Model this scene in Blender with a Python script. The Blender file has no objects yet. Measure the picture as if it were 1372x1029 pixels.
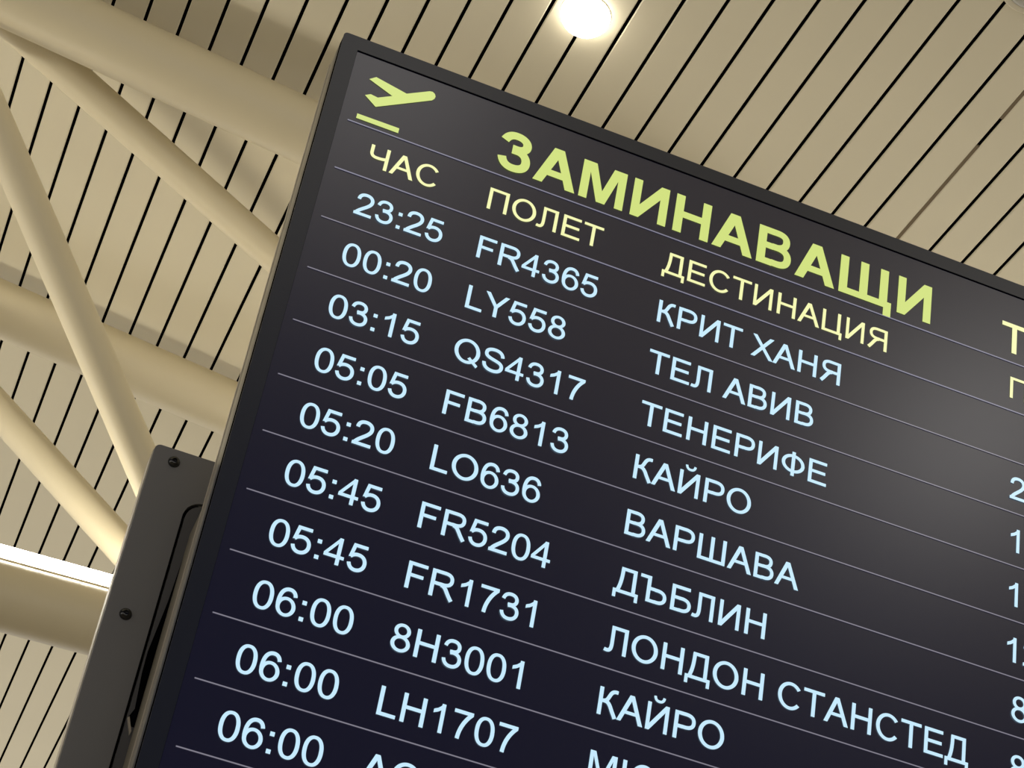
import bpy, bmesh, math, random
from mathutils import Vector, Matrix
from mathutils.geometry import tessellate_polygon

# ------------------------------------------------------------------ camera, world, exposure
SC = bpy.context.scene
COL = SC.collection
EYE = Vector((0.0, 0.0, 1.6))
# axes of the camera in a room frame: X along the board, Y into the wall of screens, Z up
CAM_R = Matrix(((0.9257127559, -0.1619072736, -0.3418214859),
                (0.3182119701, 0.8218926094, 0.4724761165),
                (0.2044431932, -0.5461488563, 0.8123573051)))     # rows: right, down, forward in board axes (x, down, in)
CAM_T = Vector((-2.4888782081, -5.0907429169, 33.4674237822))
FPX = 2734.66
def b2w(v):                       # board axes (x, down, in) -> world axes
    return Vector((v[0], v[2], -v[1]))
right, down, fwd = b2w(CAM_R[0]), b2w(CAM_R[1]), b2w(CAM_R[2])
cam_d = bpy.data.cameras.new('camera')
cam = bpy.data.objects.new('camera', cam_d)
COL.objects.link(cam)
cam.matrix_world = Matrix(((right.x, -down.x, -fwd.x, EYE.x),
                           (right.y, -down.y, -fwd.y, EYE.y),
                           (right.z, -down.z, -fwd.z, EYE.z),
                           (0, 0, 0, 1)))
cam_d.sensor_width = 36.0
cam_d.lens = 36.0 * FPX / 1372.0
cam_d.clip_start = 0.05
cam_d.clip_end = 200
SC.camera = cam

w = bpy.data.worlds.new('hall_light')
SC.world = w
w.use_nodes = True
bg = w.node_tree.nodes['Background']
# the lit hall below, the night beyond the glazing above
wn = w.node_tree.nodes
w_tc, w_sep, w_ramp = wn.new('ShaderNodeTexCoord'), wn.new('ShaderNodeSeparateXYZ'), wn.new('ShaderNodeValToRGB')
w.node_tree.links.new(w_tc.outputs['Generated'], w_sep.inputs[0])
w.node_tree.links.new(w_sep.outputs[2], w_ramp.inputs[0])
w_ramp.color_ramp.elements[0].position = 0.0
w_ramp.color_ramp.elements[0].color = (1.0, 0.95, 0.86, 1)
w_ramp.color_ramp.elements[1].position = 0.10
w_ramp.color_ramp.elements[1].color = (0.010, 0.011, 0.028, 1)
w.node_tree.links.new(w_ramp.outputs[0], bg.inputs[0])
bg.inputs[1].default_value = 1.14
# unseen area lamps added behind the viewer for the sheen on the screen
def sheen_lamp(name, x, y, z, power, size):
    ld = bpy.data.lights.new(name, 'AREA')
    ld.shape = 'DISK'
    ld.size = size
    ld.energy = power
    ld.color = (1.0, 0.97, 0.93)
    lo = bpy.data.objects.new(name, ld)
    lo.location = (x, y, z)
    COL.objects.link(lo)
sheen_lamp('sheen_lamp', 4.75, -5.3, 7.9, 19, 0.8)
sheen_lamp('sheen_lamp', 0.9, -4.4, 8.2, 10, 1.2)
SC.view_settings.view_transform = 'Standard'
SC.view_settings.look = 'None'
SC.view_settings.gamma = 1.0
SC.view_settings.use_curve_mapping = False
SC.view_settings.exposure = 0.0

STRIP_POWER = 21.0
DOWNLIGHT_POWER = 13.0

# ------------------------------------------------------------------ frames
PITCH = 0.06                                       # one row of the board in metres
CB = -(CAM_R.transposed() @ CAM_T)                 # the eye in board units
def bw(u, v, z=0.0):                               # board units (right, down, into) -> world
    return EYE + b2w((Vector((u, v, z)) - CB) * PITCH)
def ray(x, y):                                     # direction through a point of the view
    d = Vector(((x - 686) / FPX, (y - 514.5) / FPX, 1.0))
    return b2w(CAM_R.transposed() @ d)
# the ceiling slopes a little against the board: its own axes across (E), along the slats (D), up (N)
ta, tb, tc = math.radians(-5.39262149), math.radians(5.6948502), math.radians(-1.06091718)
CM = Matrix.Rotation(ta, 3, 'X') @ Matrix.Rotation(tb, 3, 'Y')
N = CM.col[2].copy()
D = CM @ Vector((math.sin(tc), math.cos(tc), 0))
E_ = CM @ Vector((math.cos(tc), -math.sin(tc), 0))
def cw(x, y, n):                                   # ceiling axes about the eye -> world
    return EYE + E_ * x + D * y + N * n
def on_level(px, py, n):
    r = ray(px, py)
    return EYE + r * (n / r.dot(N))
def on_depth(px, py, y):
    r = ray(px, py)
    return EYE + r * (y / r.dot(D))

# ------------------------------------------------------------------ materials
def lin(c):
    return tuple(((v / 255) / 12.92 if v / 255 <= 0.04045 else ((v / 255 + 0.055) / 1.055) ** 2.4) for v in c)
def mat(name, col, rough=0.5, metal=0.0, spec=0.5, noise=0.0, nscale=30.0, bump=0.0, emit=None, estr=0.0):
    m = bpy.data.materials.new(name)
    m.use_nodes = True
    nt = m.node_tree
    p = nt.nodes['Principled BSDF']
    p.inputs['Base Color'].default_value = (*col, 1)
    p.inputs['Roughness'].default_value = rough
    p.inputs['Metallic'].default_value = metal
    p.inputs['Specular IOR Level'].default_value = spec
    if emit:
        p.inputs['Emission Color'].default_value = (*emit, 1)
        p.inputs['Emission Strength'].default_value = estr
    if noise or bump:
        tc_ = nt.nodes.new('ShaderNodeTexCoord')
        nz = nt.nodes.new('ShaderNodeTexNoise')
        nz.inputs['Scale'].default_value = nscale
        nz.inputs['Detail'].default_value = 4
        nt.links.new(tc_.outputs['Object'], nz.inputs['Vector'])
        if noise:
            mx = nt.nodes.new('ShaderNodeMix')
            mx.data_type = 'RGBA'
            mx.inputs[6].default_value = (*[c * (1 - noise) for c in col], 1)
            mx.inputs[7].default_value = (*[min(1, c * (1 + noise)) for c in col], 1)
            nt.links.new(nz.outputs['Fac'], mx.inputs[0])
            nt.links.new(mx.outputs[2], p.inputs['Base Color'])
        if bump:
            bp = nt.nodes.new('ShaderNodeBump')
            bp.inputs['Strength'].default_value = bump
            bp.inputs['Distance'].default_value = 0.002
            nt.links.new(nz.outputs['Fac'], bp.inputs['Height'])
            nt.links.new(bp.outputs['Normal'], p.inputs['Normal'])
    return m
def glow(name, col, strength=1.0):
    m = bpy.data.materials.new(name)
    m.use_nodes = True
    nt = m.node_tree
    nt.nodes.clear()
    e = nt.nodes.new('ShaderNodeEmission')
    e.inputs[0].default_value = (*col, 1)
    e.inputs[1].default_value = strength
    o = nt.nodes.new('ShaderNodeOutputMaterial')
    nt.links.new(e.outputs[0], o.inputs[0])
    return m

def lit(name, col):
    # lit pixels under the same glass as the rest of the screen
    return mat(name, (0.006, 0.006, 0.008), 0.25, spec=1.0, emit=col, estr=1.0)

M_SLAT = mat('ceiling_slat_paint', (0.61, 0.55, 0.40), 0.55, noise=0.04, nscale=2.0)
M_VOID = mat('plenum_black', (0.006, 0.004, 0.003), 0.95, spec=0.0)
M_FILL = mat('gap_filler_brown', (0.15, 0.11, 0.06), 0.8)
M_TUBE = mat('tube_paint', (0.585, 0.51, 0.345), 0.42, spec=0.4, noise=0.03, nscale=3.0)
M_FLOOR = mat('terrazzo_floor', (0.42, 0.38, 0.32), 0.3, noise=0.15, nscale=60)
M_BEZEL = mat('bezel_plastic', (0.011, 0.016, 0.036), 0.30, spec=0.8, bump=0.05, nscale=900)
M_SEAM_SHADE = mat('gap_and_shade_black', (0.002, 0.002, 0.003), 0.9, spec=0.0)
M_SIDE = mat('side_metal', (0.36, 0.34, 0.30), 0.4, metal=0.6, noise=0.08, nscale=14)
M_BACK = mat('back_box_metal', (0.30, 0.27, 0.21), 0.5, metal=0.3, noise=0.15, nscale=16)
M_PLATE = mat('powder_coated_steel', (0.205, 0.205, 0.215), 0.42, spec=0.6, noise=0.06, nscale=8, bump=0.08)
M_INSET = mat('inset_panel_steel', (0.105, 0.106, 0.115), 0.36, spec=0.6)
M_EDGE_GLINT = mat('steel_edge_and_glint', (0.55, 0.50, 0.42), 0.4, metal=0.2)
M_SCREW = mat('black_screw', (0.012, 0.012, 0.012), 0.22, spec=0.8)
M_SCREEN = mat('screen_glass', (0.006, 0.006, 0.008), 0.25, spec=1.0, emit=(0.18, 0.19, 0.95), estr=0.0115)
M_BORDER = mat('screen_border', (0.010, 0.010, 0.011), 0.38, spec=0.6)
M_TITLE = lit('title_lime', lin((206, 222, 124)))
M_HEAD = lit('heading_yellow', lin((243, 245, 178)))
M_TEXT = lit('row_text_blue_white', lin((198, 234, 255)))
M_LINE_H = lit('heading_line', lin((124, 123, 142)))
M_LINE = lit('row_line', lin((128, 125, 138)))
M_STRIP = glow('led_strip_light', (1.0, 0.95, 0.84), STRIP_POWER)
M_LAMP = glow('downlight_lens', (1.0, 0.95, 0.84), DOWNLIGHT_POWER)
M_TRIM = mat('downlight_trim', (0.62, 0.56, 0.42), 0.35)
M_WELL = mat('dark_lens', (0.35, 0.33, 0.28), 0.3)

# ------------------------------------------------------------------ object helpers
def link(name, bm, m, parent=None, smooth=None):
    """One mesh object, its origin in the middle of its own shape."""
    lo = Vector((1e9,) * 3)
    hi = Vector((-1e9,) * 3)
    for v in bm.verts:
        for i in range(3):
            lo[i] = min(lo[i], v.co[i])
            hi[i] = max(hi[i], v.co[i])
    c = (lo + hi) / 2
    bmesh.ops.translate(bm, verts=bm.verts, vec=-c)
    me = bpy.data.meshes.new(name)
    bm.to_mesh(me)
    bm.free()
    for mm in (m if isinstance(m, (list, tuple)) else [m]):
        me.materials.append(mm)
    if smooth:
        for p in me.polygons:
            p.use_smooth = True
        me.set_sharp_from_angle(angle=math.radians(smooth))
    o = bpy.data.objects.new(name, me)
    COL.objects.link(o)
    o.location = c
    if parent:
        o.parent = parent
        pw = Vector((0, 0, 0))
        q = parent
        while q:
            pw += q.location
            q = q.parent
        o.location = c - pw
    return o
def tag(o, label=None, cat=None, group=None, kind=None):
    for k, v in (('label', label), ('category', cat), ('group', group), ('kind', kind)):
        if v:
            o[k] = v
    return o
def empty(name, loc):
    o = bpy.data.objects.new(name, None)
    COL.objects.link(o)
    o.location = loc
    o.empty_display_size = 0.1
    return o
def quad(bm, pts, mi=0):
    f = bm.faces.new([bm.verts.new(p) for p in pts])
    f.material_index = mi
    return f
def prism(bm, pts, place, z0, z1, mi=0):
    """Outline (x, y) extruded between two depths; place(x, y, z) gives the world point."""
    a = [bm.verts.new(place(x, y, z0)) for x, y in pts]
    b = [bm.verts.new(place(x, y, z1)) for x, y in pts]
    n = len(pts)
    fs = [bm.faces.new(a), bm.faces.new(b[::-1])]
    for i in range(n):
        fs.append(bm.faces.new((a[i], b[i], b[(i + 1) % n], a[(i + 1) % n])))
    for f in fs:
        f.material_index = mi
    return fs
def board_box(bm, u0, u1, v0, v1, z0, z1, bevel=0.0):
    fs = prism(bm, [(u0, v0), (u1, v0), (u1, v1), (u0, v1)], bw, z0, z1)
    if bevel:
        es = {e for f in fs for e in f.edges}
        bmesh.ops.bevel(bm, geom=list(es), offset=bevel * PITCH, segments=2, affect='EDGES', profile=0.5)
def round_rect(u0, u1, v0, v1, r, k=6, corners='abcd'):
    out = []
    for tagc, cu, cv, a0 in (('a', u0 + r, v0 + r, 180), ('b', u1 - r, v0 + r, 270), ('c', u1 - r, v1 - r, 0), ('d', u0 + r, v1 - r, 90)):
        if tagc in corners:
            for i in range(k + 1):
                a = math.radians(a0 + 90 * i / k)
                out.append((cu + r * math.cos(a), cv + r * math.sin(a)))
        else:
            out.append({'a': (u0, v0), 'b': (u1, v0), 'c': (u1, v1), 'd': (u0, v1)}[tagc])
    return out
def ring_frame(bm, outer, inner, z0, z1):
    """Frame between two outlines with equal point counts, front face, inner and outer walls."""
    n = len(outer)
    of = [bm.verts.new(bw(x, y, z0)) for x, y in outer]
    ob = [bm.verts.new(bw(x, y, z1)) for x, y in outer]
    jf = [bm.verts.new(bw(x, y, z0)) for x, y in inner]
    jb = [bm.verts.new(bw(x, y, z1)) for x, y in inner]
    for i in range(n):
        j = (i + 1) % n
        bm.faces.new((of[i], of[j], jf[j], jf[i]))
        bm.faces.new((ob[j], ob[i], jb[i], jb[j]))
        bm.faces.new((of[j], of[i], ob[i], ob[j]))
        bm.faces.new((jf[i], jf[j], jb[j], jb[i]))
def tube(bm, a, b, r, seg=40, caps=True):
    d = (b - a).normalized()
    u = d.orthogonal().normalized()
    v = d.cross(u)
    ra, rb = [], []
    for i in range(seg):
        t = 2 * math.pi * i / seg
        o = (u * math.cos(t) + v * math.sin(t)) * r
        ra.append(bm.verts.new(a + o))
        rb.append(bm.verts.new(b + o))
    for i in range(seg):
        j = (i + 1) % seg
        bm.faces.new((ra[i], ra[j], rb[j], rb[i]))
    if caps:
        bm.faces.new(ra[::-1])
        bm.faces.new(rb)
def lathe(bm, prof, place, seg=40, mi=None):
    """Profile (radius, height) turned about an axis; place(x, y, h) gives the world point."""
    rings = []
    for r, h in prof:
        if r < 1e-6:
            rings.append([bm.verts.new(place(0, 0, h))])
        else:
            rings.append([bm.verts.new(place(r * math.cos(2 * math.pi * i / seg), r * math.sin(2 * math.pi * i / seg), h)) for i in range(seg)])
    for q in range(len(rings) - 1):
        A, B = rings[q], rings[q + 1]
        for i in range(seg):
            j = (i + 1) % seg
            if len(A) == 1 and len(B) == 1:
                continue
            if len(A) == 1:
                f = bm.faces.new((A[0], B[j], B[i]))
            elif len(B) == 1:
                f = bm.faces.new((A[i], A[j], B[0]))
            else:
                f = bm.faces.new((A[i], A[j], B[j], B[i]))
            if mi:
                f.material_index = mi[q]

# ------------------------------------------------------------------ the setting: slatted ceiling and floor
HC = 6.4
SLAT = 0.02336626 * HC
X0 = 0.19651697 * HC
GAP = 0.0150
YN, YF = -7.6, 24.0
bm = bmesh.new()
for k in range(-88, 82):
    x0 = X0 + SLAT * k + GAP / 2
    x1 = X0 + SLAT * (k + 1) - GAP / 2
    # each slat is a shallow pan: rounded lower lips and turned-up sides
    prof = [(x0, HC + 0.008), (x0, HC + 0.004), (x0 + 0.004, HC), (x1 - 0.004, HC), (x1, HC + 0.004), (x1, HC + 0.008)]
    for i in range(5):
        (xa, na), (xb, nb) = prof[i], prof[i + 1]
        quad(bm, (cw(xa, YN, na), cw(xb, YN, nb), cw(xb, YF, nb), cw(xa, YF, na)))
# black void board above the slats
xa, xb = X0 - 88.5 * SLAT, X0 + 82.5 * SLAT
quad(bm, (cw(xa, YN, HC + 0.12), cw(xb, YN, HC + 0.12), cw(xb, YF, HC + 0.12), cw(xa, YF, HC + 0.12)), 1)
tag(link('ceiling', bm, [M_SLAT, M_VOID]), kind='structure')

# a brown filler lies in one gap on the right, with a break in it
bm = bmesh.new()
xk = X0 + 9 * SLAT
for ya, yb in ((3.9, 4.85), (5.02, 9.5)):
    fs = prism(bm, [(xk - GAP / 2 + 0.0005, ya), (xk + GAP / 2 - 0.0005, ya), (xk + GAP / 2 - 0.0005, yb), (xk - GAP / 2 + 0.0005, yb)], cw, HC + 0.003, HC + 0.012)
tag(link('trim_1', bm, M_FILL), kind='structure')

bm = bmesh.new()
prism(bm, [(-9, -9), (9, -9), (9, 14), (-9, 14)], lambda x, y, z: Vector((x, y, z)), 0.0, -0.1)
tag(link('floor', bm, M_FLOOR), kind='structure')

# ------------------------------------------------------------------ roof truss of painted steel tubes
H1 = 6.17
Y1, Y2, Y3 = 1.027 * H1, 1.359 * H1, 7.36
R_TOP, R_BOT, R_BR = 0.140, 0.138, 0.077
truss = empty('roof_truss', cw(0, Y3, 4.0))
tag(truss, 'beige painted steel tube truss running under the slatted ceiling behind the departures board', 'truss')
def along(p, q, xa, xb):
    d = (q - p) / ((q - p).dot(E_))
    return p + d * (xa - (p - EYE).dot(E_)), p + d * (xb - (p - EYE).dot(E_))
def member(name, a, b, r, seg=48):
    bm = bmesh.new()
    tube(bm, a, b, r, seg)
    return link(name, bm, M_TUBE, truss, 40)
member('chord', cw(-7.5, Y1, H1), cw(9, Y1, H1), R_TOP)
member('chord', cw(-7.5, Y2, H1), cw(9, Y2, H1), R_TOP)
b0, b1 = along(on_depth(0, 798.4, Y3), on_depth(119, 830.5, Y3), -7.5, 9.0)
member('chord', b0, b1, R_BOT)
n1, n2, m1 = on_level(-97, -46, H1), on_level(-199, 330.5, H1), on_depth(307, 891, Y3)
n1a, n2b = on_level(-97, -69, H1), on_level(843, 763, H1)
member('brace', n1a, n2b, R_BR)
member('brace', n1, m1, R_BR)
member('brace', n2, m1, R_BR)
step = (n2b - n2)
member('brace', m1, n2b, R_BR)
member('brace', m1, n1 + step, R_BR)
# bright line luminaire lying on the lower tube
dirB = (b1 - b0).normalized()
upB = (N - dirB * N.dot(dirB)).normalized()
sideB = dirB.cross(upB)
mid = on_depth(75, 765.5, Y3 - 0.02)
base = mid - dirB * (mid - b0).dot(dirB)
L = (b1 - b0).length
light = empty('linear_luminaire', base + dirB * (L / 2))
tag(light, 'long glowing white strip light lying along the lowest beige roof tube', 'light')
def bar(name, m, s0, s1, t0, t1, parent):
    bm = bmesh.new()
    pts = [(s0, t0), (s1, t0), (s1, t1), (s0, t1)]
    prism(bm, pts, lambda x, y, z: base + sideB * x + upB * y + dirB * z, 0.3, L - 0.3)
    return link(name, bm, m, parent)
bar('diffuser', M_STRIP, -0.035, 0.035, -0.026, 0.034, light)
bar('housing', M_TUBE, -0.040, 0.040, -0.060, -0.028, light)

# ------------------------------------------------------------------ round ceiling lamps
def ceiling_lamp(name, px, py, r, lens, label, drop):
    c = on_level(px, py, HC - 0.001)
    t = empty(name, c)
    tag(t, label, 'ceiling light', 'round ceiling lights')
    def place(x, y, h):
        return c + E_ * x + D * y - N * h
    bm = bmesh.new()
    lathe(bm, [(r * 0.80, -0.02), (r * 0.80, 0.006), (r * 0.93, 0.012), (r * 0.98, 0.008), (r, 0.0), (r, -0.02)] if lens is M_WELL else [(r * 0.90, -0.02), (r * 0.90, 0.004), (r * 0.99, 0.004), (r, 0.0), (r, -0.02)], place, 48)
    link('trim_ring', bm, M_TRIM, t, 50)
    bm = bmesh.new()
    q = r * (0.795 if lens is M_WELL else 0.985)
    prof = [(q * 0.97, 0.001), (q, 0.006)] + [(q * math.cos(a), 0.006 + drop * math.sin(a)) for a in [math.radians(15 * i) for i in range(1, 6)]] + [(0, 0.006 + drop)]
    lathe(bm, prof, place, 48)
    link('lens', bm, lens, t, 60)
ceiling_lamp('downlight', 785, 19, 0.104, M_LAMP, 'round blazing white ceiling downlight above the top edge of the board', 0.075)
ceiling_lamp('downlight', 1387, -18, 0.130, M_WELL, 'pale rimmed unlit round ceiling fitting at the top right corner', 0.01)

# ------------------------------------------------------------------ departures board
U0, U1, V0, V1 = -0.43, 30.4, -0.735, 16.9           # face of the monitor in row units
GL, GT = -0.145, -0.455                               # inner edge of the bezel
ZB = 2.0                                              # depth of the mounting plate
foot = bw((U0 + U1) / 2, 0, 2.4)
board = empty('departures_board', Vector((foot.x, foot.y, 0)))
tag(board, 'large black departures screen with lime and blue-white Cyrillic flight rows on a dark steel plate', 'departures board')

bm = bmesh.new()
ring_frame(bm, round_rect(U0, U1, V0, V1, 0.07), round_rect(GL, U1 - 0.28, GT, V1 - 0.3, 0.004), -0.006, 0.015)
link('bezel', bm, M_BEZEL, board)
bm = bmesh.new()                                       # black gap between bezel and glass
ring_frame(bm, round_rect(GL - 0.01, U1 - 0.27, GT - 0.01, V1 - 0.29, 0.004), round_rect(GL + 0.004, U1 - 0.284, GT + 0.020, V1 - 0.304, 0.004), 0.004, 0.02)
link('gasket', bm, M_SEAM_SHADE, board)
bm = bmesh.new()
board_box(bm, GL - 0.02, U1 - 0.26, GT - 0.02, V1 - 0.28, 0.012, 0.039)
screen = link('screen', bm, M_SCREEN, board)
bm = bmesh.new()                                       # slim side wall of the panel, two steps
prism(bm, round_rect(U0 + 0.002, U1 - 0.002, V0 + 0.002, V1 - 0.002, 0.068), bw, 0.040, 0.22)
link('shadow_gap', bm, M_SEAM_SHADE, board)
bm = bmesh.new()
prism(bm, round_rect(U0, U1, V0, V1, 0.07), bw, 0.22, 0.46)
link('panel_shell', bm, M_BEZEL, board)
bm = bmesh.new()
prism(bm, round_rect(U0, U1, V0, V1, 0.07), bw, 0.46, 0.86)
prism(bm, round_rect(U0 - 0.010, U1 + 0.010, V0 - 0.010, V1 + 0.010, 0.075), bw, 0.86, 0.98, 1)
tag(link('panel_casing', bm, [M_SIDE, M_EDGE_GLINT], board), 'thin light metal casing edge')
# deep back box whose upper corner is cut off
bm = bmesh.new()
prism(bm, [(U0 + 0.35, 7.05), (U1 - 0.4, 7.05), (U1 - 0.02, 8.5), (U1 - 0.02, V1 - 0.3), (U0 + 0.02, V1 - 0.3), (U0 + 0.02, 7.95), (U0 + 0.10, 7.40)], bw, 0.98, ZB + 0.02)
tag(link('back_box', bm, M_BACK, board), 'tan metal back box')

# dark steel plate behind, with a rounded inset panel and screws
PL, PT, PB, PR = -1.285, 6.64, 19.5, U1 + 0.85
IL, IT = -0.575, 7.42
def slot(o, r):
    return round_rect(IL - o, PR - 0.7 + o, IT - o, PB - 0.8 + o, r)
bm = bmesh.new()
ring_frame(bm, round_rect(PL, PR, PT, PB, 0.09), slot(0.022, 0.28), ZB, ZB + 0.10)
plate = link('mounting_plate', bm, M_PLATE, board)
bm = bmesh.new()                                       # light bare edge of the sheet
ring_frame(bm, round_rect(PL - 0.012, PR + 0.012, PT - 0.004, PB + 0.01, 0.09), round_rect(PL + 0.02, PR - 0.02, PT + 0.02, PB - 0.02, 0.08), ZB + 0.10, ZB + 0.55)
tag(link('sheet_edge', bm, M_EDGE_GLINT, plate), 'pale bare edge of the dark plate')
bm = bmesh.new()
prism(bm, slot(0.05, 0.29), bw, ZB + 0.16, ZB + 0.2)
link('seam', bm, M_SEAM_SHADE, plate)
bm = bmesh.new()
prism(bm, slot(-0.024, 0.24), bw, ZB + 0.02, ZB + 0.155)
inset = link('inset_panel', bm, M_INSET, plate)
bm = bmesh.new()                                       # shade painted as a black wedge beside the back box
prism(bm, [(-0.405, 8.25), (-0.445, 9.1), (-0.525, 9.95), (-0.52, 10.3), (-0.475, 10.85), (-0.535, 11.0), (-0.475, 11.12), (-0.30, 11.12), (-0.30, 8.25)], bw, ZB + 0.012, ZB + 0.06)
tag(link('shade_wedge', bm, M_SEAM_SHADE, plate), 'black ragged wedge of painted shade')
bm = bmesh.new()  # glint drawn as a small pale clip at the foot of the wedge
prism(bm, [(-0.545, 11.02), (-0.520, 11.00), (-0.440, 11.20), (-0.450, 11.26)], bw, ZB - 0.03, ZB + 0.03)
tag(link('glint_clip', bm, M_EDGE_GLINT, plate), 'small pale clip standing in for a glint')
for u, v in ((-0.945, 6.86), (-0.985, 9.50), (-0.985, 12.4), (-0.985, 15.6), (-0.985, 19.0)):
    bm = bmesh.new()
    r = 0.085
    def place(x, y, h, u=u, v=v):
        return bw(u + x, v + y, ZB - h)
    lathe(bm, [(r * 1.12, 0.0), (r * 1.08, 0.012), (r, 0.03), (r * 0.85, 0.055), (r * 0.55, 0.072), (r * 0.42, 0.074), (r * 0.36, 0.03), (0, 0.03)], place, 28)
    link('screw', bm, M_SCREW, plate, 35)
# two steel posts carry the plate from the floor
for u in (3.0, U1 - 3.0):
    a = bw(u - 0.9, PB - 1.0, ZB + 0.2)
    b = bw(u + 0.9, PT + 1.5, ZB + 1.6)
    bm = bmesh.new()
    prism(bm, [(a.x, a.y), (b.x, a.y), (b.x, b.y), (a.x, b.y)], lambda x, y, z: Vector((x, y, z)), 0.0, b.z)
    link('post', bm, M_PLATE, board)

# ------------------------------------------------------------------ lettering: strokes on the glass
S_W, S_H = 195.0, 173.0                                # upright and level stroke of the regular face
def bez(p, n=14):
    """p = start then triples (c1, c2, end): points along the joined cubic curves."""
    pts = [p[0]]
    for i in range(1, len(p), 3):
        a, b, c, d = pts[-1], p[i], p[i + 1], p[i + 2]
        for k in range(1, n + 1):
            t = k / n
            s = 1 - t
            pts.append((s**3*a[0] + 3*s*s*t*b[0] + 3*s*t*t*c[0] + t**3*d[0], s**3*a[1] + 3*s*s*t*b[1] + 3*s*t*t*c[1] + t**3*d[1]))
    return pts
def ribbon(pts, wd):
    out = []
    n = len(pts)
    L_, R_ = [], []
    for i in range(n):
        a = pts[max(0, i - 1)]
        b = pts[min(n - 1, i + 1)]
        dx, dy = b[0] - a[0], b[1] - a[1]
        l = math.hypot(dx, dy) or 1
        nx, ny = -dy / l * wd / 2, dx / l * wd / 2
        L_.append((pts[i][0] + nx, pts[i][1] + ny))
        R_.append((pts[i][0] - nx, pts[i][1] - ny))
    for i in range(n - 1):
        out.append([L_[i], R_[i], R_[i + 1], L_[i + 1]])
    return out
def V(x, y0=0, y1=1466, w_=S_W):
    return [[(x, y0), (x + w_, y0), (x + w_, y1), (x, y1)]]
def Hb(x0, x1, y0, h=S_H):
    return [[(x0, y0), (x1, y0), (x1, y0 + h), (x0, y0 + h)]]
def Dg(xb, xt, y0, y1, w_):
    return [[(xb, y0), (xb + w_, y0), (xt + w_, y1), (xt, y1)]]
def ring(cx, cy, rx, ry, wx, wy, a0=0, a1=360, ex=2.0, n=48):
    out = []
    def pt(a, qx, qy):
        c, s = math.cos(math.radians(a)), math.sin(math.radians(a))
        return (cx + qx * math.copysign(abs(c) ** (2 / ex), c), cy + qy * math.copysign(abs(s) ** (2 / ex), s))
    for i in range(n):
        p, q = a0 + (a1 - a0) * i / n, a0 + (a1 - a0) * (i + 1) / n
        out.append([pt(p, rx - wx, ry - wy), pt(p, rx, ry), pt(q, rx, ry), pt(q, rx - wx, ry - wy)])
    return out
def curve(p, wd):
    return ribbon(bez(p), wd)
def mirror(g, adv):
    return [[(adv - x, y) for x, y in q] for q in g]
B_UP = curve([(600, 1380), (620, 1380), (650, 1380), (680, 1380), (960, 1380), (1062, 1260), (1062, 1095), (1062, 900), (940, 767), (670, 767), (640, 767), (620, 767), (600, 767)], 178)
B_LO = curve([(600, 767), (640, 767), (680, 767), (720, 767), (1040, 767), (1162, 620), (1162, 430), (1162, 215), (1010, 87), (740, 87), (700, 87), (640, 87), (600, 87)], 180)
P_BW = curve([(600, 1380), (640, 1380), (680, 1380), (730, 1380), (1060, 1380), (1190, 1250), (1190, 1028), (1190, 800), (1050, 680), (720, 680), (680, 680), (640, 680), (600, 680)], 180)
R_BW = curve([(640, 1385), (690, 1385), (740, 1385), (830, 1385), (1110, 1385), (1215, 1250), (1215, 1065), (1215, 860), (1080, 733), (800, 733), (740, 733), (690, 733), (640, 733)], 176)
R_G = V(161) + Hb(340, 660, 1297, 176) + Hb(340, 660, 645, 176) + R_BW + curve([(690, 690), (900, 670), (960, 520), (1100, 300), (1150, 220), (1240, 90), (1330, -20)], 195)
I_G = V(155, w_=185) + V(1125, w_=185) + [[(155, 0), (350, 0), (1125, 1130), (1125, 1466), (1115, 1466), (330, 320), (155, 320)]]
O_G = ring(800, 733, 702, 758, 200, 168)
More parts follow.
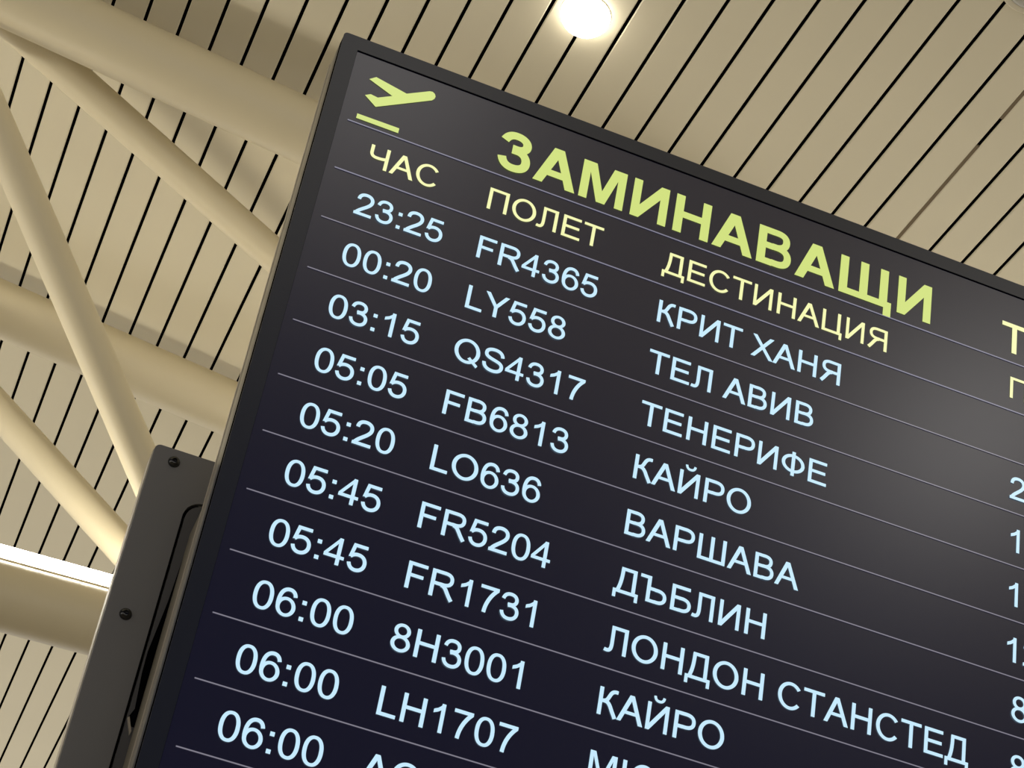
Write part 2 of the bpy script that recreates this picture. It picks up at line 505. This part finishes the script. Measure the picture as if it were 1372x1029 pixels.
G = {
 '0': (1139, ring(568, 723, 483, 748, 184, 150, ex=2.25)),
 '1': (1139, V(590, 0, 1472, 182) + [[(225, 935), (225, 1112), (420, 1215), (560, 1345), (645, 1472), (772, 1472), (772, 1300), (590, 1147), (430, 1030)]]),
 '2': (1139, curve([(193, 1030), (200, 1275), (345, 1395), (575, 1395), (800, 1395), (935, 1255), (935, 1068), (935, 880), (800, 730), (560, 520), (380, 360), (240, 230), (165, 70)], 186) + Hb(61, 1031, 0)),
 '3': (1139, curve([(172, 1075), (215, 1295), (350, 1397), (540, 1397), (755, 1397), (868, 1260), (868, 1105), (868, 920), (735, 832), (560, 832), (520, 832), (480, 830), (445, 822)], 172) + curve([(445, 760), (500, 775), (560, 782), (600, 782), (830, 770), (962, 640), (962, 440), (962, 205), (790, 50), (555, 50), (340, 50), (200, 180), (168, 395)], 172)),
 '4': (1139, V(662, 0, 1466, 180) + Hb(26, 1040, 351, 165) + [[(26, 460), (26, 516), (690, 1466), (700, 1466), (700, 1230), (205, 516), (205, 460)]]),
 '5': (1139, curve([(172, 385), (215, 165), (365, 50), (535, 50), (790, 50), (955, 240), (955, 485), (955, 730), (800, 888), (565, 888), (410, 888), (270, 820), (190, 700)], 178) + Hb(250, 972, 1274, 172) + [[(106, 690), (282, 715), (400, 1290), (400, 1446), (255, 1446)]]),
 '6': (1139, ring(578, 480, 475, 505, 182, 150) + curve([(940, 1080), (905, 1290), (780, 1397), (610, 1397), (340, 1397), (172, 1140), (172, 640), (172, 580), (180, 520), (192, 460)], 178)),
 '7': (1139, Hb(97, 1046, 1280) + [[(1046, 1310), (1046, 1400), (820, 1400), (820, 1285)]] + curve([(975, 1350), (690, 1040), (450, 560), (424, 0)], 186)),
 '8': (1139, ring(568, 1092, 410, 380, 176, 148) + ring(568, 408, 484, 433, 184, 150)),
 ':': (569, V(183, 0, 205, 205) + V(183, 857, 1062, 205)),
 'A': (1366, [[(-3, 0), (208, 0), (790, 1466), (562, 1466)], [(1370, 0), (1145, 0), (572, 1466), (786, 1466)]] + Hb(330, 1040, 440, 160)),
 'B': (1366, V(150) + Hb(340, 620, 1293) + Hb(340, 620, 680) + Hb(340, 620, 0) + B_UP + B_LO),
 'C': (1479, ring(780, 733, 680, 758, 196, 166, 38, 322)),
 'E': (1366, V(162) + Hb(350, 1256, 0) + Hb(350, 1222, 1293) + Hb(350, 1160, 668)),
 'F': (1251, V(168) + Hb(350, 1157, 1293) + Hb(350, 1013, 664)),
 'H': (1479, V(164) + V(1120) + Hb(350, 1130, 690)),
 'L': (1139, V(150) + Hb(340, 1066, 0)),
 'O': (1593, O_G),
 'Q': (1593, O_G + [[(880, 300), (1000, 420), (1480, 20), (1400, -115)]]),
 'R': (1479, R_G),
 'S': (1366, curve([(1150, 1040), (1120, 1270), (950, 1393), (690, 1393), (420, 1393), (238, 1285), (238, 1085), (238, 880), (430, 825), (690, 760), (980, 690), (1165, 630), (1165, 410), (1165, 190), (970, 62), (705, 62), (390, 62), (205, 210), (182, 480)], 186)),
 'Y': (1366, V(585, 0, 700) + [[(6, 1466), (240, 1466), (780, 660), (780, 600), (585, 600), (575, 630)], [(1352, 1466), (1128, 1466), (585, 660), (585, 600), (780, 600), (785, 630)]]),
 'Б': (1344, V(154) + Hb(340, 1160, 1293) + Hb(340, 620, 680, 176) + Hb(340, 620, 0) + [[(x * 1.0 + 10, y) for x, y in q] for q in B_LO]),
 'Д': (1386, Hb(5, 1366, 0, 170) + V(5, -300, 100, 165) + V(1201, -300, 100, 165) + V(1000, 100, 1466, 190) + Hb(340, 1100, 1296, 170) + curve([(425, 1400), (420, 1000), (400, 500), (230, 90)], 185)),
 'И': (1473, I_G),
 'Й': (1473, I_G + curve([(490, 1850), (510, 1660), (610, 1600), (735, 1600), (860, 1600), (960, 1660), (980, 1850)], 130)),
 'К': (1194, V(150) + curve([(330, 765), (560, 765), (600, 870), (690, 1080), (790, 1330), (880, 1400), (1110, 1375)], 180) + curve([(430, 775), (700, 775), (770, 560), (880, 350), (940, 240), (1010, 130), (1085, -20)], 195)),
 'Л': (1344, V(1000, w_=190) + Hb(300, 1100, 1296, 170) + curve([(392, 1400), (392, 1000), (392, 800), (392, 560), (392, 200), (330, 80), (160, 80), (110, 80), (70, 85), (20, 100)], 180)),
 'М': (1706, V(152, w_=186) + V(1368, w_=186) + [[(152, 1466), (430, 1466), (945, 0), (765, 0), (338, 1240)], [(1554, 1466), (1290, 1466), (765, 0), (945, 0), (1368, 1220)]]),
 'П': (1471, V(160) + V(1118) + Hb(160, 1313, 1293)),
 'Р': (1366, V(158) + Hb(340, 620, 1290, 180) + Hb(340, 620, 590, 180) + P_BW),
 'Т': (1251, Hb(46, 1210, 1293) + V(531)),
 'Ф': (1556, V(680, -20, 1490) + ring(778, 745, 680, 570, 190, 165)),
 'Х': (1366, Dg(9, 1095, 0, 1466, 240) + Dg(1120, 42, 0, 1466, 240)),
 'Ц': (1520, V(158) + V(1112) + Hb(158, 1430, 0) + V(1262, -300, 100, 165)),
 'Ч': (1366, V(1020) + curve([(212, 1466), (212, 1250), (212, 1120), (212, 1000), (212, 750), (340, 665), (560, 665), (760, 665), (920, 690), (1040, 735)], 190)),
 'Ш': (1878, V(158) + V(842) + V(1526) + Hb(158, 1720, 0)),
 'Ъ': (1622, Hb(15, 600, 1293) + V(415) + Hb(600, 880, 690) + Hb(600, 880, 0) + [[(x + 265, y) for x, y in q] for q in B_LO]),
 'Ю': (2067, V(162) + Hb(350, 640, 660) + [[(x + 495, y) for x, y in ring(800, 733, 665, 758, 200, 168)[i]] for i in range(48)]),
 'Я': (1479, mirror(R_G, 1479)),
 ' ': (569, []),
}
for cyr, latin in (('А', 'A'), ('В', 'B'), ('Е', 'E'), ('Н', 'H'), ('О', 'O'), ('С', 'C')):
    G[cyr] = G[latin]
def grow(q, d):
    """Outline pushed outward by d (mitred, the mitre kept short)."""
    n = len(q)
    area = sum(q[i][0] * q[(i + 1) % n][1] - q[(i + 1) % n][0] * q[i][1] for i in range(n))
    sg = 1 if area > 0 else -1
    out = []
    for i in range(n):
        (ax, ay), (bx, by), (cx, cy) = q[i - 1], q[i], q[(i + 1) % n]
        l1, l2 = math.hypot(bx - ax, by - ay) or 1, math.hypot(cx - bx, cy - by) or 1
        n1 = (sg * (by - ay) / l1, -sg * (bx - ax) / l1)
        n2 = (sg * (cy - by) / l2, -sg * (cx - bx) / l2)
        k = d / max(0.6, 1 + n1[0] * n2[0] + n1[1] * n2[1])
        out.append((bx + (n1[0] + n2[0]) * k, by + (n1[1] + n2[1]) * k))
    return out
def fill(bm, polys, ox, oy, s, z, wt=0.0):
    """Glyph outlines in font units (y up) -> flat faces on the glass."""
    for qi, q in enumerate(polys):                     # strokes lie a hair apart so that none coincide
        if wt:
            q = grow(q, wt)
        pts = [bw(ox + x * s, oy - y * s, z - qi * 8e-5) for x, y in q]
        vs = [bm.verts.new(p) for p in pts]
        if len(q) == 4:
            try:
                bm.faces.new(vs)
            except ValueError:
                pass
        else:
            for t in tessellate_polygon([[Vector((x, y, 0)) for x, y in q]]):
                bm.faces.new([vs[i] for i in t])
    for f in bm.faces:
        f.normal_update()
def word(name, txt, u, v, s, m, label=None):
    bm = bmesh.new()
    x = 0
    for ch in txt:
        adv, g = G[ch]
        fill(bm, g, u + x * s, v, s, 0.0, 6 if m is M_TEXT else 1)
        x += adv
    for f in bm.faces:
        if f.normal.y > 0:
            f.normal_flip()
    o = link(name, bm, m, screen)
    if label:
        o['label'] = label
    return o
S = 0.0002958
BASE = 0.262
XT, XF, XD, XG = 0.452, 2.498, 5.660, 12.262
rows = [('23:25', 'FR4365', 'КРИТ ХАНЯ', ''), ('00:20', 'LY558', 'ТЕЛ АВИВ', '2'), ('03:15', 'QS4317', 'ТЕНЕРИФЕ', '1'),
        ('05:05', 'FB6813', 'КАЙРО', '1'), ('05:20', 'LO636', 'ВАРШАВА', '12'), ('05:45', 'FR5204', 'ДЪБЛИН', '8'),
        ('05:45', 'FR1731', 'ЛОНДОН СТАНСТЕД', '8'), ('06:00', '8H3001', 'КАЙРО', ''), ('06:00', 'LH1707', 'МЮНХЕН', ''),
        ('06:00', 'AO', '', '')]
for i, (a, b, c, g) in enumerate(rows):
    v = 3 + i - BASE
    word('departure_time', a, XT, v, S, M_TEXT, 'blue-white departure time ' + a)
    word('flight_number', b, XF, v, S, M_TEXT, 'blue-white flight number ' + b)
    if c:
        word('destination_name', c, XD, v, S, M_TEXT, 'blue-white destination ' + c)
    if g:
        word('gate_number', g, XG + (0.150 if len(g) == 1 and g == '8' else 0), v, S, M_TEXT, 'blue-white number ' + g)
for nm, txt, u in (('column_heading', 'ЧАС', XT), ('column_heading', 'ПОЛЕТ', XF), ('column_heading', 'ДЕСТИНАЦИЯ', XD), ('column_heading', 'П', 12.170)):
    word(nm, txt, u, 2 - BASE, S, M_HEAD, 'pale yellow column heading ' + txt)
for k in range(1, 16):
    hw = 0.0115 if k <= 2 else 0.0095
    bm = bmesh.new()
    quad(bm, (bw(0, k - hw, 0), bw(0, k + hw, 0), bw(29.4, k + hw, 0), bw(29.4, k - hw, 0)))
    link('divider_line', bm, M_LINE_H if k <= 2 else M_LINE, screen)

# heavy title letters, each placed where it stands: outlines for cap height 1466
BS = 0.790 / 1466
def bA(w_):
    return [[(0, 0), (310, 0), (w_ / 2 + 160, 1466), (w_ / 2 - 170, 1466)], [(w_, 0), (w_ - 320, 0), (w_ / 2 - 150, 1466), (w_ / 2 + 160, 1466)], [(250, 330), (w_ - 250, 330), (w_ - 340, 578), (340, 578)]]
def bI(w_):
    return [[(0, 0), (275, 0), (275, 1466), (0, 1466)], [(w_ - 275, 0), (w_, 0), (w_, 1466), (w_ - 275, 1466)], [(0, 0), (285, 0), (w_ - 275, 950), (w_ - 275, 1466), (w_ - 285, 1466), (275, 500), (0, 400)]]
BOLD = {
 'З': curve([(150, 1085), (225, 1290), (350, 1365), (520, 1365), (735, 1365), (885, 1260), (885, 1090), (885, 930), (760, 850), (580, 850), (530, 850), (480, 850), (430, 850)], 280) + curve([(430, 785), (500, 785), (560, 785), (600, 785), (810, 775), (930, 620), (930, 430), (930, 200), (760, 100), (530, 100), (320, 100), (185, 220), (145, 430)], 280),
 'А': bA(1395), 'И': bI(1206),
 'М': [[(0, 0), (272, 0), (272, 1466), (0, 1466)], [(1203, 0), (1475, 0), (1475, 1466), (1203, 1466)], [(0, 1466), (440, 1466), (877, 0), (595, 0), (200, 1300)], [(1475, 1466), (1035, 1466), (598, 0), (880, 0), (1275, 1300)]],
 'Н': [[(0, 0), (290, 0), (290, 1466), (0, 1466)], [(922, 0), (1212, 0), (1212, 1466), (922, 1466)], [(280, 610), (930, 610), (930, 858), (280, 858)]],
 'В': [[(0, 0), (290, 0), (290, 1466), (0, 1466)], [(280, 1222), (520, 1222), (520, 1466), (280, 1466)], [(280, 640), (540, 640), (540, 880), (280, 880)], [(280, 0), (540, 0), (540, 248), (280, 248)]]
   + curve([(500, 1344), (540, 1344), (580, 1344), (640, 1344), (860, 1344), (975, 1260), (975, 1075), (975, 880), (850, 780), (620, 762), (580, 762), (540, 762), (500, 762)], 240)
   + curve([(500, 762), (560, 762), (600, 762), (660, 762), (920, 762), (1055, 640), (1055, 440), (1055, 220), (920, 124), (680, 124), (620, 124), (560, 124), (500, 124)], 246),
 'Щ': [[(0, 0), (290, 0), (290, 1466), (0, 1466)], [(718, 0), (1008, 0), (1008, 1466), (718, 1466)], [(1430, 0), (1720, 0), (1720, 1466), (1430, 1466)], [(0, 0), (1870, 0), (1870, 245), (0, 245)], [(1600, -310), (1870, -310), (1870, 100), (1600, 100)]],
}
bm = bmesh.new()
for ch, u in (('З', 2.532), ('А', 3.194), ('М', 4.015), ('И', 4.947), ('Н', 5.729), ('А', 6.455), ('В', 7.283), ('А', 8.012), ('Щ', 8.846), ('И', 9.968)):
    fill(bm, BOLD[ch], u, 0.828, BS, 0.0)
for f in bm.faces:
    if f.normal.y > 0:
        f.normal_flip()
tag(link('title_lettering', bm, M_TITLE, screen), 'heavy lime title ЗАМИНАВАЩИ')
bm = bmesh.new()
s4 = 0.625 / 1466
fill(bm, Hb(40, 1200, 1262, 204) + V(507, 0, 1400, 226), 12.005, 0.802, s4, 0.0)
for f in bm.faces:
    if f.normal.y > 0:
        f.normal_flip()
tag(link('title_lettering', bm, M_HEAD, screen), 'pale yellow capital letter Т')
# take-off pictogram
bm = bmesh.new()
plane = [(0.168, 0.042), (0.272, -0.050), (0.826, 0.058), (1.190, -0.166), (1.240, -0.176), (1.283, -0.150), (1.305, -0.100), (1.295, -0.045), (1.262, 0.003), (1.228, 0.024), (0.384, 0.552), (0.168, 0.394), (0.256, 0.334), (0.381, 0.352), (0.606, 0.212)]
vs = [bm.verts.new(bw(x, y, 0)) for x, y in plane]
for t in tessellate_polygon([[Vector((x, -y, 0)) for x, y in plane]]):
    bm.faces.new([vs[i] for i in t])
quad(bm, (bw(0.125, 0.812, 0), bw(0.125, 0.908, 0), bw(0.850, 0.908, 0), bw(0.850, 0.806, 0)))
for f in bm.faces:
    f.normal_update()
    if f.normal.y > 0:
        f.normal_flip()
tag(link('takeoff_icon', bm, M_TITLE, screen), 'lime take-off aeroplane pictogram with runway bar')
